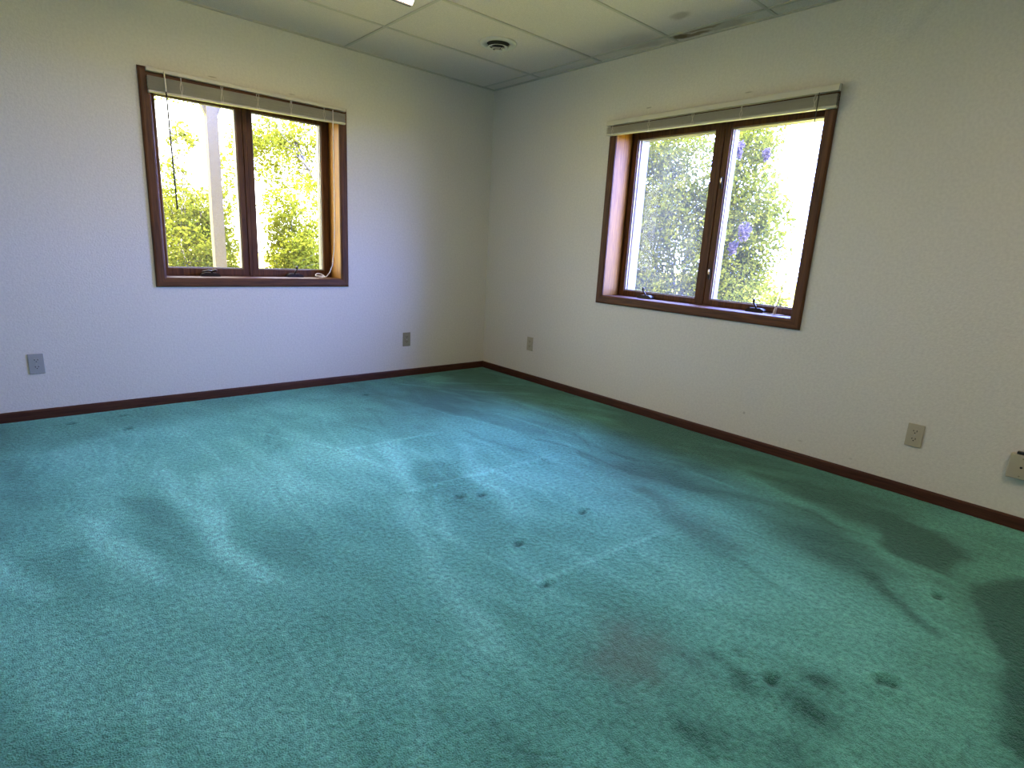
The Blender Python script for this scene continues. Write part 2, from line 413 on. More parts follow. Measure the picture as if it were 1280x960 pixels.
    for nm, arr in (('pile_shade', np.clip(.5+pile_shade, 0, 1)), ('soil', np.clip(soil, 0, 1))):
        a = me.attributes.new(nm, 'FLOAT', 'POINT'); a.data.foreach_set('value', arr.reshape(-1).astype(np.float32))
    me.polygons.foreach_set('use_smooth', np.ones(len(F), bool))
    o = bpy.data.objects.new('floor', me); COL.objects.link(o); tag(o, kind='structure')
    # material
    m, nt, out = new_mat('teal_carpet'); L = nt.links
    b = N(nt, 'ShaderNodeBsdfPrincipled'); b.inputs['Roughness'].default_value = .95; b.inputs['Specular IOR Level'].default_value = .12
    b.inputs['Sheen Weight'].default_value = .35; b.inputs['Sheen Roughness'].default_value = .45; b.inputs['Sheen Tint'].default_value = (.55,.95,.95,1)
    L.new(b.outputs[0], out.inputs[0])
    g = N(nt, 'ShaderNodeNewGeometry')
    ap = N(nt, 'ShaderNodeAttribute', attribute_name='pile_shade'); asl = N(nt, 'ShaderNodeAttribute', attribute_name='soil')
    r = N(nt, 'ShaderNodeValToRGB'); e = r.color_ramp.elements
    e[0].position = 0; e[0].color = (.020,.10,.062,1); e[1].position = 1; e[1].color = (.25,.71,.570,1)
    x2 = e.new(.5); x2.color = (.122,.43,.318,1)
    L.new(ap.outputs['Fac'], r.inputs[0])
    n1 = N(nt, 'ShaderNodeTexNoise'); n1.inputs['Scale'].default_value = 58; n1.inputs['Detail'].default_value = 3; n1.inputs['Roughness'].default_value = .6
    n2 = N(nt, 'ShaderNodeTexNoise'); n2.inputs['Scale'].default_value = 260; n2.inputs['Detail'].default_value = 2
    for n in (n1, n2): L.new(g.outputs['Position'], n.inputs['Vector'])
    ad = N(nt, 'ShaderNodeMath', operation='MULTIPLY_ADD'); L.new(n2.outputs[0], ad.inputs[0]); ad.inputs[1].default_value = .6; L.new(n1.outputs[0], ad.inputs[2])
    mr = N(nt, 'ShaderNodeMapRange'); mr.inputs[1].default_value = .55; mr.inputs[2].default_value = 1.05; mr.inputs[3].default_value = .52; mr.inputs[4].default_value = 1.40
    L.new(ad.outputs[0], mr.inputs[0])
    mm = N(nt, 'ShaderNodeMix', data_type='RGBA', blend_type='MULTIPLY'); mm.inputs[0].default_value = 1
    L.new(r.outputs[0], mm.inputs[6]); L.new(mr.outputs[0], mm.inputs[7])
    ms = N(nt, 'ShaderNodeMix', data_type='RGBA'); sm = N(nt, 'ShaderNodeMath', operation='MULTIPLY'); L.new(asl.outputs['Fac'], sm.inputs[0]); sm.inputs[1].default_value = .6
    L.new(sm.outputs[0], ms.inputs[0]); L.new(mm.outputs[2], ms.inputs[6]); ms.inputs[7].default_value = (.12,.155,.115,1)
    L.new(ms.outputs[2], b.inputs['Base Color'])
    bp = N(nt, 'ShaderNodeBump'); bp.inputs['Strength'].default_value = 1.0; bp.inputs['Distance'].default_value = .012
    L.new(ad.outputs[0], bp.inputs['Height']); L.new(bp.outputs[0], b.inputs['Normal'])
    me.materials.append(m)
carpet()

# ------------------------------------------------------------------ room shell
def wall(name, fn, a, b, holes, inner=0.0):
    """wall slab with rectangular holes (s0, s1, z0, z1)"""
    mb = MB(); top = 2.56
    cuts = sorted({a, b, *[h[0] for h in holes], *[h[1] for h in holes]})
    for s0, s1 in zip(cuts[:-1], cuts[1:]):
        hh = [h for h in holes if h[0] <= s0 + 1e-6 and h[1] >= s1 - 1e-6]
        if hh:
            mb.box((s0, 0, -.15), (s1, TH, hh[0][2]), fn); mb.box((s0, 0, hh[0][3]), (s1, TH, top), fn)
        else:
            mb.box((s0, 0, -.15), (s1, TH, top), fn)
    return tag(mb.build(name, M['wall']), kind='structure')

LO = (-2.537, -1.397, .804, 1.930)       # opening inside the casing, left wall (x0, x1, z0, z1)
RO = (-2.742, -1.380, .798, 1.930)       # right wall (y0, y1, z0, z1)
g_ = .022
wall('wall_left', LW, XW - TH, TH, [(LO[0]-g_, LO[1]+g_, LO[2]-g_, LO[3]+g_)])
wall('wall_right', RW, YB - TH, 0, [(RO[0]-g_, RO[1]+g_, RO[2]-g_, RO[3]+g_)])
wall('wall_back', lambda s, d, z: (s, YB - d, z), XW - TH, TH, [])
wall('wall_side', SW, YB, 0, [])
tag(MB().box((XW-.6, YB-.6, 2.56), (.85, .60, 2.68)).build('roof', M['roof']), kind='structure')  # eaves drawn out on the window sides to shade the carpet and post

# ceiling: lay-in panels in a grid of tees, an angle along the walls
xl = [0.0]; xx = -.1275
while xx > XW: xl.append(xx); xx -= 1.2192
xl.append(XW)
yl = [0.0]; yy = -.580
while yy > YB: yl.append(yy); yy -= .6096
yl.append(YB)
tiles = MB()
for i in range(len(xl)-1):
    for j in range(len(yl)-1):
        x1, x0, y1, y0 = xl[i], xl[i+1], yl[j], yl[j+1]
        e = .010; dz = random.uniform(-.0008, .0008)
        tiles.box((x0+e*.2, y0+e*.2, H+.005+dz), (x1-e*.2, y1-e*.2, H+.022))
ceil_o = tiles.build('ceiling', M['tile']); tag(ceil_o, kind='structure')
bars = MB()
for x in xl[1:-1]: bars.box((x-.009, YB, H), (x+.009, 0, H+.02))
for y in yl[1:-1]: bars.box((XW, y-.009, H), (0, y+.009, H+.02))
tag(bars.build('ceiling_grid', M['bar'], ceil_o), kind='structure')
ang = MB()
ang.box((XW, -.020, H-.0015), (0, 0, H+.012)); ang.box((-.020, YB, H-.0015), (0, -.020, H+.012))
tag(ang.build('ceiling_trim', M['bar'], ceil_o), kind='structure')

# baseboards with a softened top edge
def base(name, fn, a, b, mat):
    prof = [(0,-.01),(0,.0535),(-.004,.0535),(-.009,.050),(-.011,.044),(-.0115,-.01)]
    tag(MB().extrude(prof, a, b, fn).build(name, M[mat]), kind='structure')
base('baseboard_left', LW, XW, 0, 'basex')
base('baseboard_right', RW, YB, -.0115, 'basey')
base('baseboard_back', lambda s, d, z: (s, YB - d, z), XW, 0, 'basex')
base('baseboard_side', SW, YB, 0, 'basey')

# ------------------------------------------------------------------ windows
def ring(mb, fn, so, zo, si, zi, d0, d1):
    """rectangular frame between outer (so, zo) and inner (si, zi) rectangles, depth d0..d1"""
    a0, a1 = so; c0, c1 = zo; b0, b1 = si; e0, e1 = zi
    mb.box((a0, d0, c0), (b0, d1, c1), fn); mb.box((b1, d0, c0), (a1, d1, c1), fn)
    mb.box((b0, d0, c0), (b1, d1, e0), fn); mb.box((b0, d0, e1), (b1, d1, c1), fn)
    return mb

def mitred(fn, so, zo, w, side):
    """one mitred casing board with a rounded face, side in L R T B"""
    a0, a1 = so; c0, c1 = zo
    prof = [(0.0, 0.0), (0.0, -.010), (.004, -.0155), (.012, -.018), (w-.012, -.0165), (w-.004, -.0135), (w, -.009), (w, 0.0)]   # (in from the outer edge, depth)
    P = []
    for end in (0, 1):
        for i, d in prof:
            if side == 'B': p = ((a0+i) if end == 0 else (a1-i), d, c0+i)
            if side == 'T': p = ((a0+i) if end == 0 else (a1-i), d, c1-i)
            if side == 'L': p = (a0+i, d, (c0+i) if end == 0 else (c1-i))
            if side == 'R': p = (a1-i, d, (c0+i) if end == 0 else (c1-i))
            P.append(fn(*p))
    n = len(prof)
    F = [(k, (k+1) % n, n+(k+1) % n, n+k) for k in range(n)] + [tuple(range(n)), tuple(range(2*n-1, n-1, -1))]
    return MB().add(P, F)

def window(name, fn, O, panes, zg, ext, along, cranks, levers, haze):
    s0, s1, z0, z1 = O
    root = empty(name, fn((s0+s1)/2, 0, z0)); tag(root, kind='structure')
    hor = M['oak'+along]; up = M['oakz']
    w = .058
    for side in 'LRTB':
        mitred(fn, (s0-w, s1+w), (z0-w, z1+w), w, side).build('casing', up if side in 'LR' else hor, root)
    # deep oak reveal
    t = .02; D = .165
    MB().box((s0-t, -.004, z0-t), (s0, D, z1+t), fn).build('jamb', M['jamb'], root)
    MB().box((s1, -.004, z0-t), (s1+t, D, z1+t), fn).build('jamb', M['jamb'], root)
    MB().box((s0, -.004, z1), (s1, D, z1+t), fn).build('head_jamb', hor, root)
    MB().box((s0, -.004, z0-t), (s1, D+.004, z0), fn).build('sill', hor, root, bevel=.002)
    # window frame and centre post
    (p0, p1), (q0, q1) = panes           # glass openings, p then q along s
    mid = (p1+q0)/2
    fr = MB(); ring(fr, fn, (s0-t, s1+t), (z0-t, z1+t), (s0+.006, s1-.006), (z0+.004, z1-.006), D+.001, .222)
    fr.box((mid-.011, D+.001, z0+.004), (mid+.011, .222, z1-.006), fn)
    fr.build('frame', up, root, bevel=.0015)
    # white outside cladding
    ex = MB()
    ring(ex, fn, (s0-t, s1+t), (z0-t, z1+t), (p0-.004, q1+.004), (zg[0]-.012, zg[1]+.006), .223, ext[0])
    ex.box((p1+.004, .223, zg[0]-.012), (q0-.004, ext[1], zg[1]+.006), fn)
    ex.build('outside_frame', M['white_ext'], root, bevel=.002)
    # two casement sashes
    for k, (g0, g1, o0, o1) in enumerate(((p0, p1, s0+.008, mid-.012), (q0, q1, mid+.012, s1-.008))):
        sb = MB(); ring(sb, fn, (o0, o1), (z0+.006, z1-.008), (g0, g1), zg, D+.006, .212)
        sash = sb.build('sash', up, root, bevel=.003)
        be = MB(); ring(be, fn, (g0-.001, g1+.001), (zg[0]-.001, zg[1]+.001), (g0+.007, g1-.007), (zg[0]+.008, zg[1]-.006), D+.018, D+.026)
        be.build('glazing_bead', M['bead'], sash)
        MB().box((g0, D+.0265, zg[0]), (g1, D+.0305, zg[1]), fn).build('glass_pane', glass('window_glass', haze[k]), sash)
    # crank operators on the sill
    for (cs, pose) in cranks:
        cb = MB()
        pr = [(-.058,0),(.058,0),(.055,.012),(.040,.020),(-.030,.022),(-.052,.014)]
        pts = [fn(cs+a, .120, z0+b+.0005) for a, b in pr] + [fn(cs+a, .163, z0+b*1.15+.0005) for a, b in pr]
        n = len(pr)
        cb.add(pts, [(k, (k+1) % n, n+(k+1) % n, n+k) for k in range(n)] + [tuple(range(n)), tuple(range(2*n-1, n-1, -1))])
        crank = cb.build('crank_operator', M['bronze'], root, bevel=.002)
        hd = MB()
        if pose == 'up':
            hd.tube([fn(cs, .138, z0+.018), fn(cs, .130, z0+.030), fn(cs+.004, .122, z0+.042), fn(cs+.012, .116, z0+.056)], [.006,.0055,.005,.005], 8)
            hd.tube([fn(cs+.012, .120, z0+.056), fn(cs+.010, .112, z0+.066), fn(cs+.006, .110, z0+.078)], [.006,.0085,.007], 10)
        else:
            hd.tube([fn(cs+.012, .138, z0+.020), fn(cs+.010, .128, z0+.034), fn(cs-.012, .120, z0+.038), fn(cs-.050, .118, z0+.030)], [.007,.006,.006,.005], 8)
            hd.tube([fn(cs+.012, .130, z0+.034), fn(cs+.032, .124, z0+.040), fn(cs+.040, .122, z0+.036)], [.006,.008,.006], 10)
        hd.build('crank_handle', M['bronze'], crank, smooth=True)
    for (ls, lz) in levers:
        lv = MB(); lv.box((ls-.009, D-.004, lz-.035), (ls+.009, D+.002, lz+.035), fn)
        lo = lv.build('sash_lock', M['bronze'], root, bevel=.002)
        MB().tube([fn(ls, D-.004, lz-.006), fn(ls, D-.016, lz+.004), fn(ls-.004, D-.022, lz+.026)], [.005,.0045,.0055], 8).build('lock_lever', M['brass'], lo, smooth=True)
    return root

window('window_1', LW, LO, [(-2.492,-2.030),(-1.931,-1.452)], (.853,1.885), (.270,.270), 'x',
       [(-2.255,'down'),(-1.69,'up')], [], (.010,.004))
window('window_2', RW, RO, [(-2.697,-2.132),(-2.024,-1.428)], (.837,1.885), (.315,.275), 'y',
       [(-1.655,'up'),(-2.47,'up')], [(-2.112,1.005),(-2.112,1.565)], (.016,.034))

# daylight portals (sampling aids in the openings, they give off no light of their own)
def portal(name, fn, O, d):
    s0, s1, z0, z1 = O
    l = bpy.data.lights.new(name, 'AREA'); l.shape = 'RECTANGLE'; l.size = s1-s0+.06; l.size_y = z1-z0+.06
    l.cycles.is_portal = True
    o = bpy.data.objects.new(name, l); COL.objects.link(o)
    c = Vector(fn((s0+s1)/2, d, (z0+z1)/2)); inw = Vector(fn(0, -1, 0)) - Vector(fn(0, 0, 0))
    o.location = c; o.rotation_euler = inw.to_track_quat('-Z', 'Y').to_euler()
portal('daylight_portal', LW, LO, .222); portal('daylight_portal', RW, RO, .222)

# ------------------------------------------------------------------ mini blinds, drawn up
def blind(label, fn, s0, s1, zh, stack, ladders, sgn):
    """zh = headrail (z0, z1); stack = ((bottom, top) at s0, (bottom, top) at s1)"""
    root = empty('mini_blind', fn((s0+s1)/2, -.033, zh[0])); tag(root, label, 'blind', None)
    f0, f1 = -.0195, -.0465
    hr = MB().extrude([(f0,zh[0]),(f0,zh[1]),(f1,zh[1]),(f1-.001,zh[1]-.003),(f1-.001,zh[0]+.002),(f1,zh[0])], s0, s1, fn)
    hr.build('headrail', M['rail'], root)
    (b0, t0), (b1, t1) = stack
    n = 26; mb = MB(); NS = 14
    for k in range(n):
        u = (k+.5)/n
        js, jd = random.uniform(-.002, .002), random.uniform(-.0015, .0015)
        for m_ in range(NS):
            pass
        cols = []
        for q in range(NS+1):
            w = q/NS; s = s0+.003+(s1-s0-.006)*w + js
            zb = (b0+.014)*(1-w)+(b1+.014)*w; zt = t0*(1-w)+t1*w
            sag = -.0025*math.sin(math.pi*w*4)**2*(1-u)
            z = zb+(zt-zb)*u+sag + .0004*math.sin(17*w+k)
            cols.append([(s, d+jd, z+dz) for d, dz in ((f0-.001,-.0008),(-.027,.0010),(-.033,.0016),(-.040,.0010),(f1+.001,-.0008))])
        P = []; F = []
        for c in cols:
            P += [fn(*p) for p in c] + [fn(p[0], p[1], p[2]-.0009) for p in c]
        for q in range(NS):
            for r in range(4):
                a = q*10+r; F += [(a, a+1, a+11, a+10), (a+5, a+15, a+16, a+6)]
            F += [(q*10, q*10+10, q*10+15, q*10+5), (q*10+4, q*10+9, q*10+19, q*10+14)]
        mb.add(P, F)
    mb.build('slats', M['blind'], root)
    br = MB()
    P0 = [(f0-.0005, 0), (f0-.0005, .011), (f1+.0005, .011), (f1, .008), (f1, .002), (f1+.003, 0)]
    br.add([fn(s0+.003, d, b0+z) for d, z in P0] + [fn(s1-.003, d, b1+z) for d, z in P0],
           [(k, (k+1) % 6, 6+(k+1) % 6, 6+k) for k in range(6)] + [tuple(range(6)), tuple(range(11, 5, -1))])
    br.build('bottom_rail', M['rail'], root)
    for ls in ladders:
        w = (ls-s0)/(s1-s0); zb = b0*(1-w)+b1*w; zt = zh[0]+.001
        lc = MB()
        for off in (-.0035, .0035):
            pts = []
            for q in range(9):
                u = q/8; pts.append(fn(ls+off+.004*math.sin(9*u+ls*7+off*500)*(1 if 0 < q < 8 else 0), f1-.003-.002*math.sin(math.pi*u), zb-.002+(zt-zb)*u))
            lc.tube(pts, .0016, 6)
        lc.build('ladder_cord', M['cord'], root)
    return root

bl = blind('white mini blind drawn up over the window with the pale post outside', LW, -2.556, -1.360, (1.963,1.984),
           ((1.851,1.939),(1.879,1.949)), [-2.385,-2.165,-1.955,-1.745,-1.52], 1)
# tilt wand and lift cord of the left blind
MB().tube([(-2.470,-.046,1.970),(-2.470,-.056,1.968),(-2.470,-.058,1.955),(-2.468,-.058,1.895),(-2.467,-.057,1.862)], [.0026,.003,.0034,.0040,.0036], 8).build('wand_upper', M['cord'], bl, smooth=True)  # upper length of the wand, left light above the part painted dark
wd = MB()
wd.tube([(-2.467,-.057,1.865),(-2.462,-.052,1.55),(-2.455,-.046,1.215)], [.0040,.0048,.0048], 8)
wd.build('tilt_wand', M['wand'], bl, smooth=True)
cd = MB()
cp = [(-1.458,-.050,1.957),(-1.459,-.051,1.80),(-1.459,-.050,1.45),(-1.460,-.046,1.15),(-1.462,-.036,1.00),(-1.468,-.016,.90),(-1.478,.012,.845),(-1.492,.038,.815),(-1.510,.058,.809)]
cd.tube(cp, [.0035]*len(cp), 8)
coil = [(-1.510,.058,.809)]
for k in range(15):
    a = -2.2 + k*2*math.pi/12
    coil.append((-1.510+.034*math.cos(a)-.006, .095+.026*math.sin(a), .810+.018*max(0, math.sin(a))+.0006*k))
cd.tube(coil, .0035, 8)
cd.build('lift_cord', M['cord'], bl, smooth=True)

brt = blind('white mini blind drawn up over the window with lilac blossoms outside', RW, -2.806, -1.312, (1.950,1.981),
            ((1.871,1.938),(1.887,1.940)), [-1.372,-1.67,-1.99,-2.30,-2.70], -1)
cd = MB()
cp = [(-.050,-2.715,1.951),(-.050,-2.714,1.80),(-.046,-2.706,1.47),(-.030,-2.690,1.20),(.010,-2.665,1.0),(.050,-2.640,.90),(.085,-2.612,.845)]
cd.tube(cp, [.0022]*len(cp), 8)
ccord = cd.build('lift_cord', M['wand'], brt, smooth=True)  # coloured dark as a silhouette against the bright window
MB().tube([(.083,-2.613,.848),(.090,-2.609,.838),(.100,-2.602,.822),(.110,-2.596,.8035)], [.003,.0065,.0085,.0095], 12).build('tassel', M['cord'], ccord, smooth=True)
MB().tube([(.100,-2.58,.8015),(.108,-2.63,.8015),(.090,-2.66,.8015),(.072,-2.63,.8015),(.080,-2.56,.8015),(.096,-2.535,.8015)], .0022, 8).build('loose_end', M['cord'], ccord, smooth=True)

# ------------------------------------------------------------------ outlets
def outlet(label, cat, fn, s, zc, mat, group=None, name='power_outlet', w=.070, h=.115):
    root = empty(name, fn(s, 0, zc)); tag(root, label, cat, group)
    pl = MB().box((s-w/2, -.0065, zc-h/2), (s+w/2, 0, zc+h/2), fn)
    pl.build('cover_plate', M[mat], root, bevel=.0028)
    for dz in (-.0195, .0195):
        rc = MB(); n = 16; P = []
        for d in (-.0060, -.0082):
            for k in range(n):
                a = 2*math.pi*k/n; P.append(fn(s+.0165*math.cos(a), d, zc+dz+max(-.0125, min(.0125, .0165*math.sin(a)))))
        rc.add(P, [(k, (k+1) % n, n+(k+1) % n, n+k) for k in range(n)] + [tuple(range(n)), tuple(range(2*n-1, n-1, -1))])
        r = rc.build('receptacle', M[mat], root)
        sl = MB()
        sl.box((s-.0085, -.0086, zc+dz-.001), (s-.0055, -.0070, zc+dz+.008), fn); sl.box((s+.0055, -.0086, zc+dz), (s+.0085, -.0070, zc+dz+.0075), fn)
        sl.tube([fn(s, -.0070, zc+dz-.0065), fn(s, -.0086, zc+dz-.0065)], .0028, 10)
        sl.build('slots', M['slot'], r)
    MB().tube([fn(s, -.0060, zc), fn(s, -.0078, zc)], .0035, 12).build('screw', M['screw'], root)
    return root
outlet('grey duplex power outlet low on the wall, left of the window with the pale post', 'outlet', LW, -3.2105, .318, 'plate_grey')
outlet('small tan outlet plate low on the wall between the left window and the room corner', 'outlet', LW, -.826, .309, 'plate_tan')
outlet('small beige outlet plate low on the right wall, nearest the room corner', 'outlet', RW, -.634, .316, 'plate_beige')
outlet('beige duplex outlet low on the right wall, beside the box under a black plug', 'outlet', RW, -3.425, .308, 'plate_beige')

bx = empty('cable_box', (0, -3.835, .283)); tag(bx, 'raised beige cable box low on the right wall under a black plug', 'wall box')
bb = MB().box((-.034, -3.880, .229), (0, -3.789, .338)); bb.build('housing', M['plate_beige'], bx, bevel=.004)
MB().tube([(-.033,-3.8345,.283),(-.0365,-3.8345,.283)], .005, 12).build('socket', M['slot'], bx)
for zz in (.323, .243): MB().tube([(-.033,-3.8345,zz),(-.0355,-3.8345,zz)], .0035, 10).build('screw', M['plate_tan'], bx)
cb = empty('black_cable', (-.02, -3.83, .338)); tag(cb, 'black plug and cable lying on top of the beige cable box', 'cable')
MB().box((-.030, -3.870, .3385), (-.010, -3.808, .351)).build('plug', M['black'], cb, bevel=.003)
MB().tube([(-.020,-3.868,.3445),(-.020,-3.91,.345),(-.022,-3.95,.335),(-.026,-4.0,.28),(-.03,-4.05,.12),(-.04,-4.12,.02),(-.06,-4.3,.006),(-.10,-4.6,.006)], .0035, 8).build('cord', M['black'], cb, smooth=True)

# ------------------------------------------------------------------ ceiling register and light
vc = (-.708, -.905, H)
v = empty('ceiling_vent', vc); tag(v, 'round white air register with stepped rings set in a ceiling tile', 'vent')
MB().lathe([(.074,.004),(.074,-.002),(.080,-.005),(.100,-.008),(.116,-.007),(.121,.0),(.121,.004)], vc, 64).build('flange', M['vent'], v, smooth=True)
MB().lathe([(.0,.0042),(.0755,.0042)], vc, 64).build('throat', M['vent_dark'], v)
for r0, r1, dz in ((.044,.066,-.024),(.026,.044,-.036)):
    MB().lathe([(r0,dz+.006),(r1,dz),(r1+.001,dz+.002),(r0,dz+.009),(r0,dz+.006)], vc, 64).build('ring', M['vent'], v, smooth=True)
MB().lathe([(.0,-.044),(.018,-.044),(.024,-.042),(.024,-.039),(.0,-.039)], vc, 48).build('centre_disc', M['vent'], v, smooth=True)
for k in range(3):
    a = k*2*math.pi/3+.4
    MB().tube([(vc[0]+.02*math.cos(a), vc[1]+.02*math.sin(a), H-.040), (vc[0]+.060*math.cos(a), vc[1]+.060*math.sin(a), H-.016), (vc[0]+.074*math.cos(a), vc[1]+.074*math.sin(a), H+.003)], .0018, 6).build('spoke', M['vent_dark'], v)

def fixture(lx1, ly1, label):
    lg = empty('ceiling_light', (lx1-.6, ly1-.3, H)); tag(lg, label, 'ceiling light')
    ln_ = MB()
    out_ = [(lx1-1.16, ly1), (lx1, ly1), (lx1-.012, ly1-.03), (lx1-.22, ly1-.50), (lx1-1.16, ly1-.56)]
    P = [(x, y, H-.100) for x, y in out_] + [(x, y, H-.040) for x, y in out_]
    ln_.add(P, [tuple(range(5)), tuple(range(9, 4, -1))] + [(k, (k+1) % 5, 5+(k+1) % 5, 5+k) for k in range(5)])
    ln_.build('lens', M['lens'], lg)
    MB().box((lx1-1.18, ly1-.58, H-.042), (lx1+.006, ly1+.006, H-.0005)).build('housing', M['vent'], lg, bevel=.003)
    MB().box((lx1-1.17, ly1+.0005, H-.106), (lx1-.004, ly1+.014, H-.076)).build('dark_edge', M['fixture'], lg)  # dark strip along the far edge of the lens
fixture(-1.553, -1.238, 'lit pale yellow ceiling light cut off by the top of the picture')
fixture(-1.10, -4.286, 'added fill light on the ceiling near the back wall, unseen')  # second fixture, unseen, added to fill the room evenly

# ------------------------------------------------------------------ outdoors
gm = MB()
gm.add([(-45,-45,-.35),(45,-45,-.35),(45,45,-.35),(-45,45,-.35)], [(0,1,2,3)])
tag(gm.build('lawn', M['lawn']), kind='structure')

p_ = empty('garden_post', (-1.892, 1.3, -.35)); tag(p_, 'pale grey weathered post with a flared top outside the left window', 'post')
pm = MB()
hw = .044
rows = [(-.36,-1.892,hw),(.5,-1.893,hw),(1.2,-1.895,hw),(1.75,-1.893,hw*.97),(2.05,-1.892,hw*.95),(2.75,-1.892,hw*.95)]
for (za, xa, wa), (zb, xb, wb) in zip(rows[:-1], rows[1:]):
    P = [(xa-wa,1.3-wa,za),(xa+wa,1.3-wa,za),(xa+wa,1.3+wa,za),(xa-wa,1.3+wa,za),(xb-wb,1.3-wb,zb),(xb+wb,1.3-wb,zb),(xb+wb,1.3+wb,zb),(xb-wb,1.3+wb,zb)]
    pm.add(P, [(0,3,2,1),(4,5,6,7),(0,1,5,4),(1,2,6,5),(2,3,7,6),(3,0,4,7)])
pm.build('shaft', M['post'], p_)
for s in (-1, 1):
    bk = MB(); pr = [(.035,1.98),(.050,2.02),(.075,2.08),(.12,2.17),(.22,2.30),(.40,2.42),(.40,2.52),(.24,2.46),(.12,2.36),(.030,2.24)]
    n = len(pr)
    bk.add([(-1.892+s*a, 1.275, z) for a, z in pr] + [(-1.892+s*a, 1.325, z) for a, z in pr], [tuple(range(n)), tuple(range(2*n-1, n-1, -1))] + [(k, (k+1) % n, n+(k+1) % n, n+k) for k in range(n)])
    bk.build('bracket', M['post'], p_)
MB().box((-2.6, 1.25, 2.50), (-1.2, 1.35, 2.62)).build('cross_beam', M['post'], p_)

DENS = 3.8
# shrubs and trees made of single leaves
def leaves(blobs, size, seed, dens=1.0):
    r = np.random.default_rng(seed); C = []
    for (cx, cy, cz, rx, ry, rz, n) in blobs:
        n = int(n*DENS*dens)
        d = r.normal(size=(n, 3)); d /= np.linalg.norm(d, axis=1)[:, None]
        rad = r.random(n)[:, None]**.42
        # gather leaves in sprays
        k = max(3, n//28); sp = r.normal(size=(k, 3)); sp /= np.linalg.norm(sp, axis=1)[:, None]; sp *= (r.random(k)[:, None]**.42)
        q = sp[r.integers(0, k, n)] + r.normal(size=(n, 3))*.13
        m = r.random(n)[:, None] < .75
        C.append(np.where(m, q, d*rad)*np.array([rx, ry, rz]) + np.array([cx, cy, cz]))
    C = np.concatenate(C); n = len(C)
    ax = r.normal(size=(n, 3)) + np.array([0, 0, -.35]); ax /= np.linalg.norm(ax, axis=1)[:, None]
    tmp = r.normal(size=(n, 3)); sd = np.cross(ax, tmp); sd /= np.linalg.norm(sd, axis=1)[:, None]
    nm = np.cross(ax, sd); L = (size*r.uniform(.6, 1.25, n))[:, None]
    W = L*.36
    V = np.stack([C-ax*L*.5, C-ax*L*.1+sd*W+nm*L*.10, C+ax*L*.5, C-ax*L*.1-sd*W+nm*L*.10], 1).reshape(-1, 3)
    b = np.arange(n)[:, None]*4
    F = np.concatenate([b+np.array([0,1,2]), b+np.array([0,2,3])], 1).reshape(-1, 3)
    t = np.repeat(np.clip(r.normal(.45, .28, n), 0, 1), 4)
    return V, F, t

def leaf_obj(name, V, F, t, mat, parent):
    me = bpy.data.meshes.new(name)
    me.vertices.add(len(V)); me.vertices.foreach_set('co', V.reshape(-1).astype(np.float32))
    me.loops.add(F.size); me.loops.foreach_set('vertex_index', F.reshape(-1).astype(np.int32))
    me.polygons.add(len(F)); me.polygons.foreach_set('loop_start', (np.arange(len(F))*3).astype(np.int32))
    me.update(calc_edges=True)
    a = me.attributes.new('tint', 'FLOAT', 'POINT'); a.data.foreach_set('value', t.astype(np.float32))
    me.materials.append(mat)
    o = bpy.data.objects.new(name, me); COL.objects.link(o); o.parent = parent
    o.matrix_parent_inverse = world_of(parent).inverted()
    return o

def shrub(name, label, cat, base, blobs, mat, size, seed, stems=7, thick=.018, flowers=(), group=None, trunk=None):
    r = random.Random(seed)
    root = empty(name, base); tag(root, label, cat, group)
    V, F, t = leaves(blobs, size, seed, 1.6 if mat == 'leaf_green' else 1.15)
    leaf_obj('foliage', V, F, t, M[mat], root)
    br = MB(); bx_, by_, bz_ = base
    if trunk:
        br.tube(trunk[0], trunk[1], 9); top = Vector(trunk[0][-1])
    for i in range(max(stems, len(blobs))):
        cx, cy, cz, rx, ry, rz, n = blobs[i % len(blobs)]
        e = Vector((cx+r.uniform(-.6,.6)*rx, cy+r.uniform(-.6,.6)*ry, cz+r.uniform(.1,.8)*rz))
        s = Vector(trunk[0][r.randint(len(trunk[0])//2, len(trunk[0])-1)]) if trunk else Vector((bx_+r.uniform(-.25,.25), by_+r.uniform(-.25,.25), bz_))
        pts = []
        for q in range(6):
            u = q/5; p = s.lerp(e, u); bow = math.sin(math.pi*u)
            pts.append(p + Vector((r.uniform(-.03,.03)+.05*bow, r.uniform(-.03,.03), .12*bow)))
        br.tube(pts, [thick*(1-.75*q/5) for q in range(6)], 6)
        for _ in range(4):
            u = r.uniform(.45, .95); a = s.lerp(e, u); d = Vector((r.uniform(-1,1), r.uniform(-1,1), r.uniform(.1,1))).normalized()*r.uniform(.2,.5)
            br.tube([a, a+d*.5+Vector((0,0,.03)), a+d], [thick*.35, thick*.25, thick*.12], 5)
    br.build('branches', M['bark'], root, smooth=True)
    for k, (fx, fy, fz, fr) in enumerate(flowers):
        V, F, t = leaves([(fx, fy, fz, fr*.62, fr*.62, fr, 170)], .022, seed*50+k)
        leaf_obj('blossom', V, F, t, M['blossom'], root)
    return root

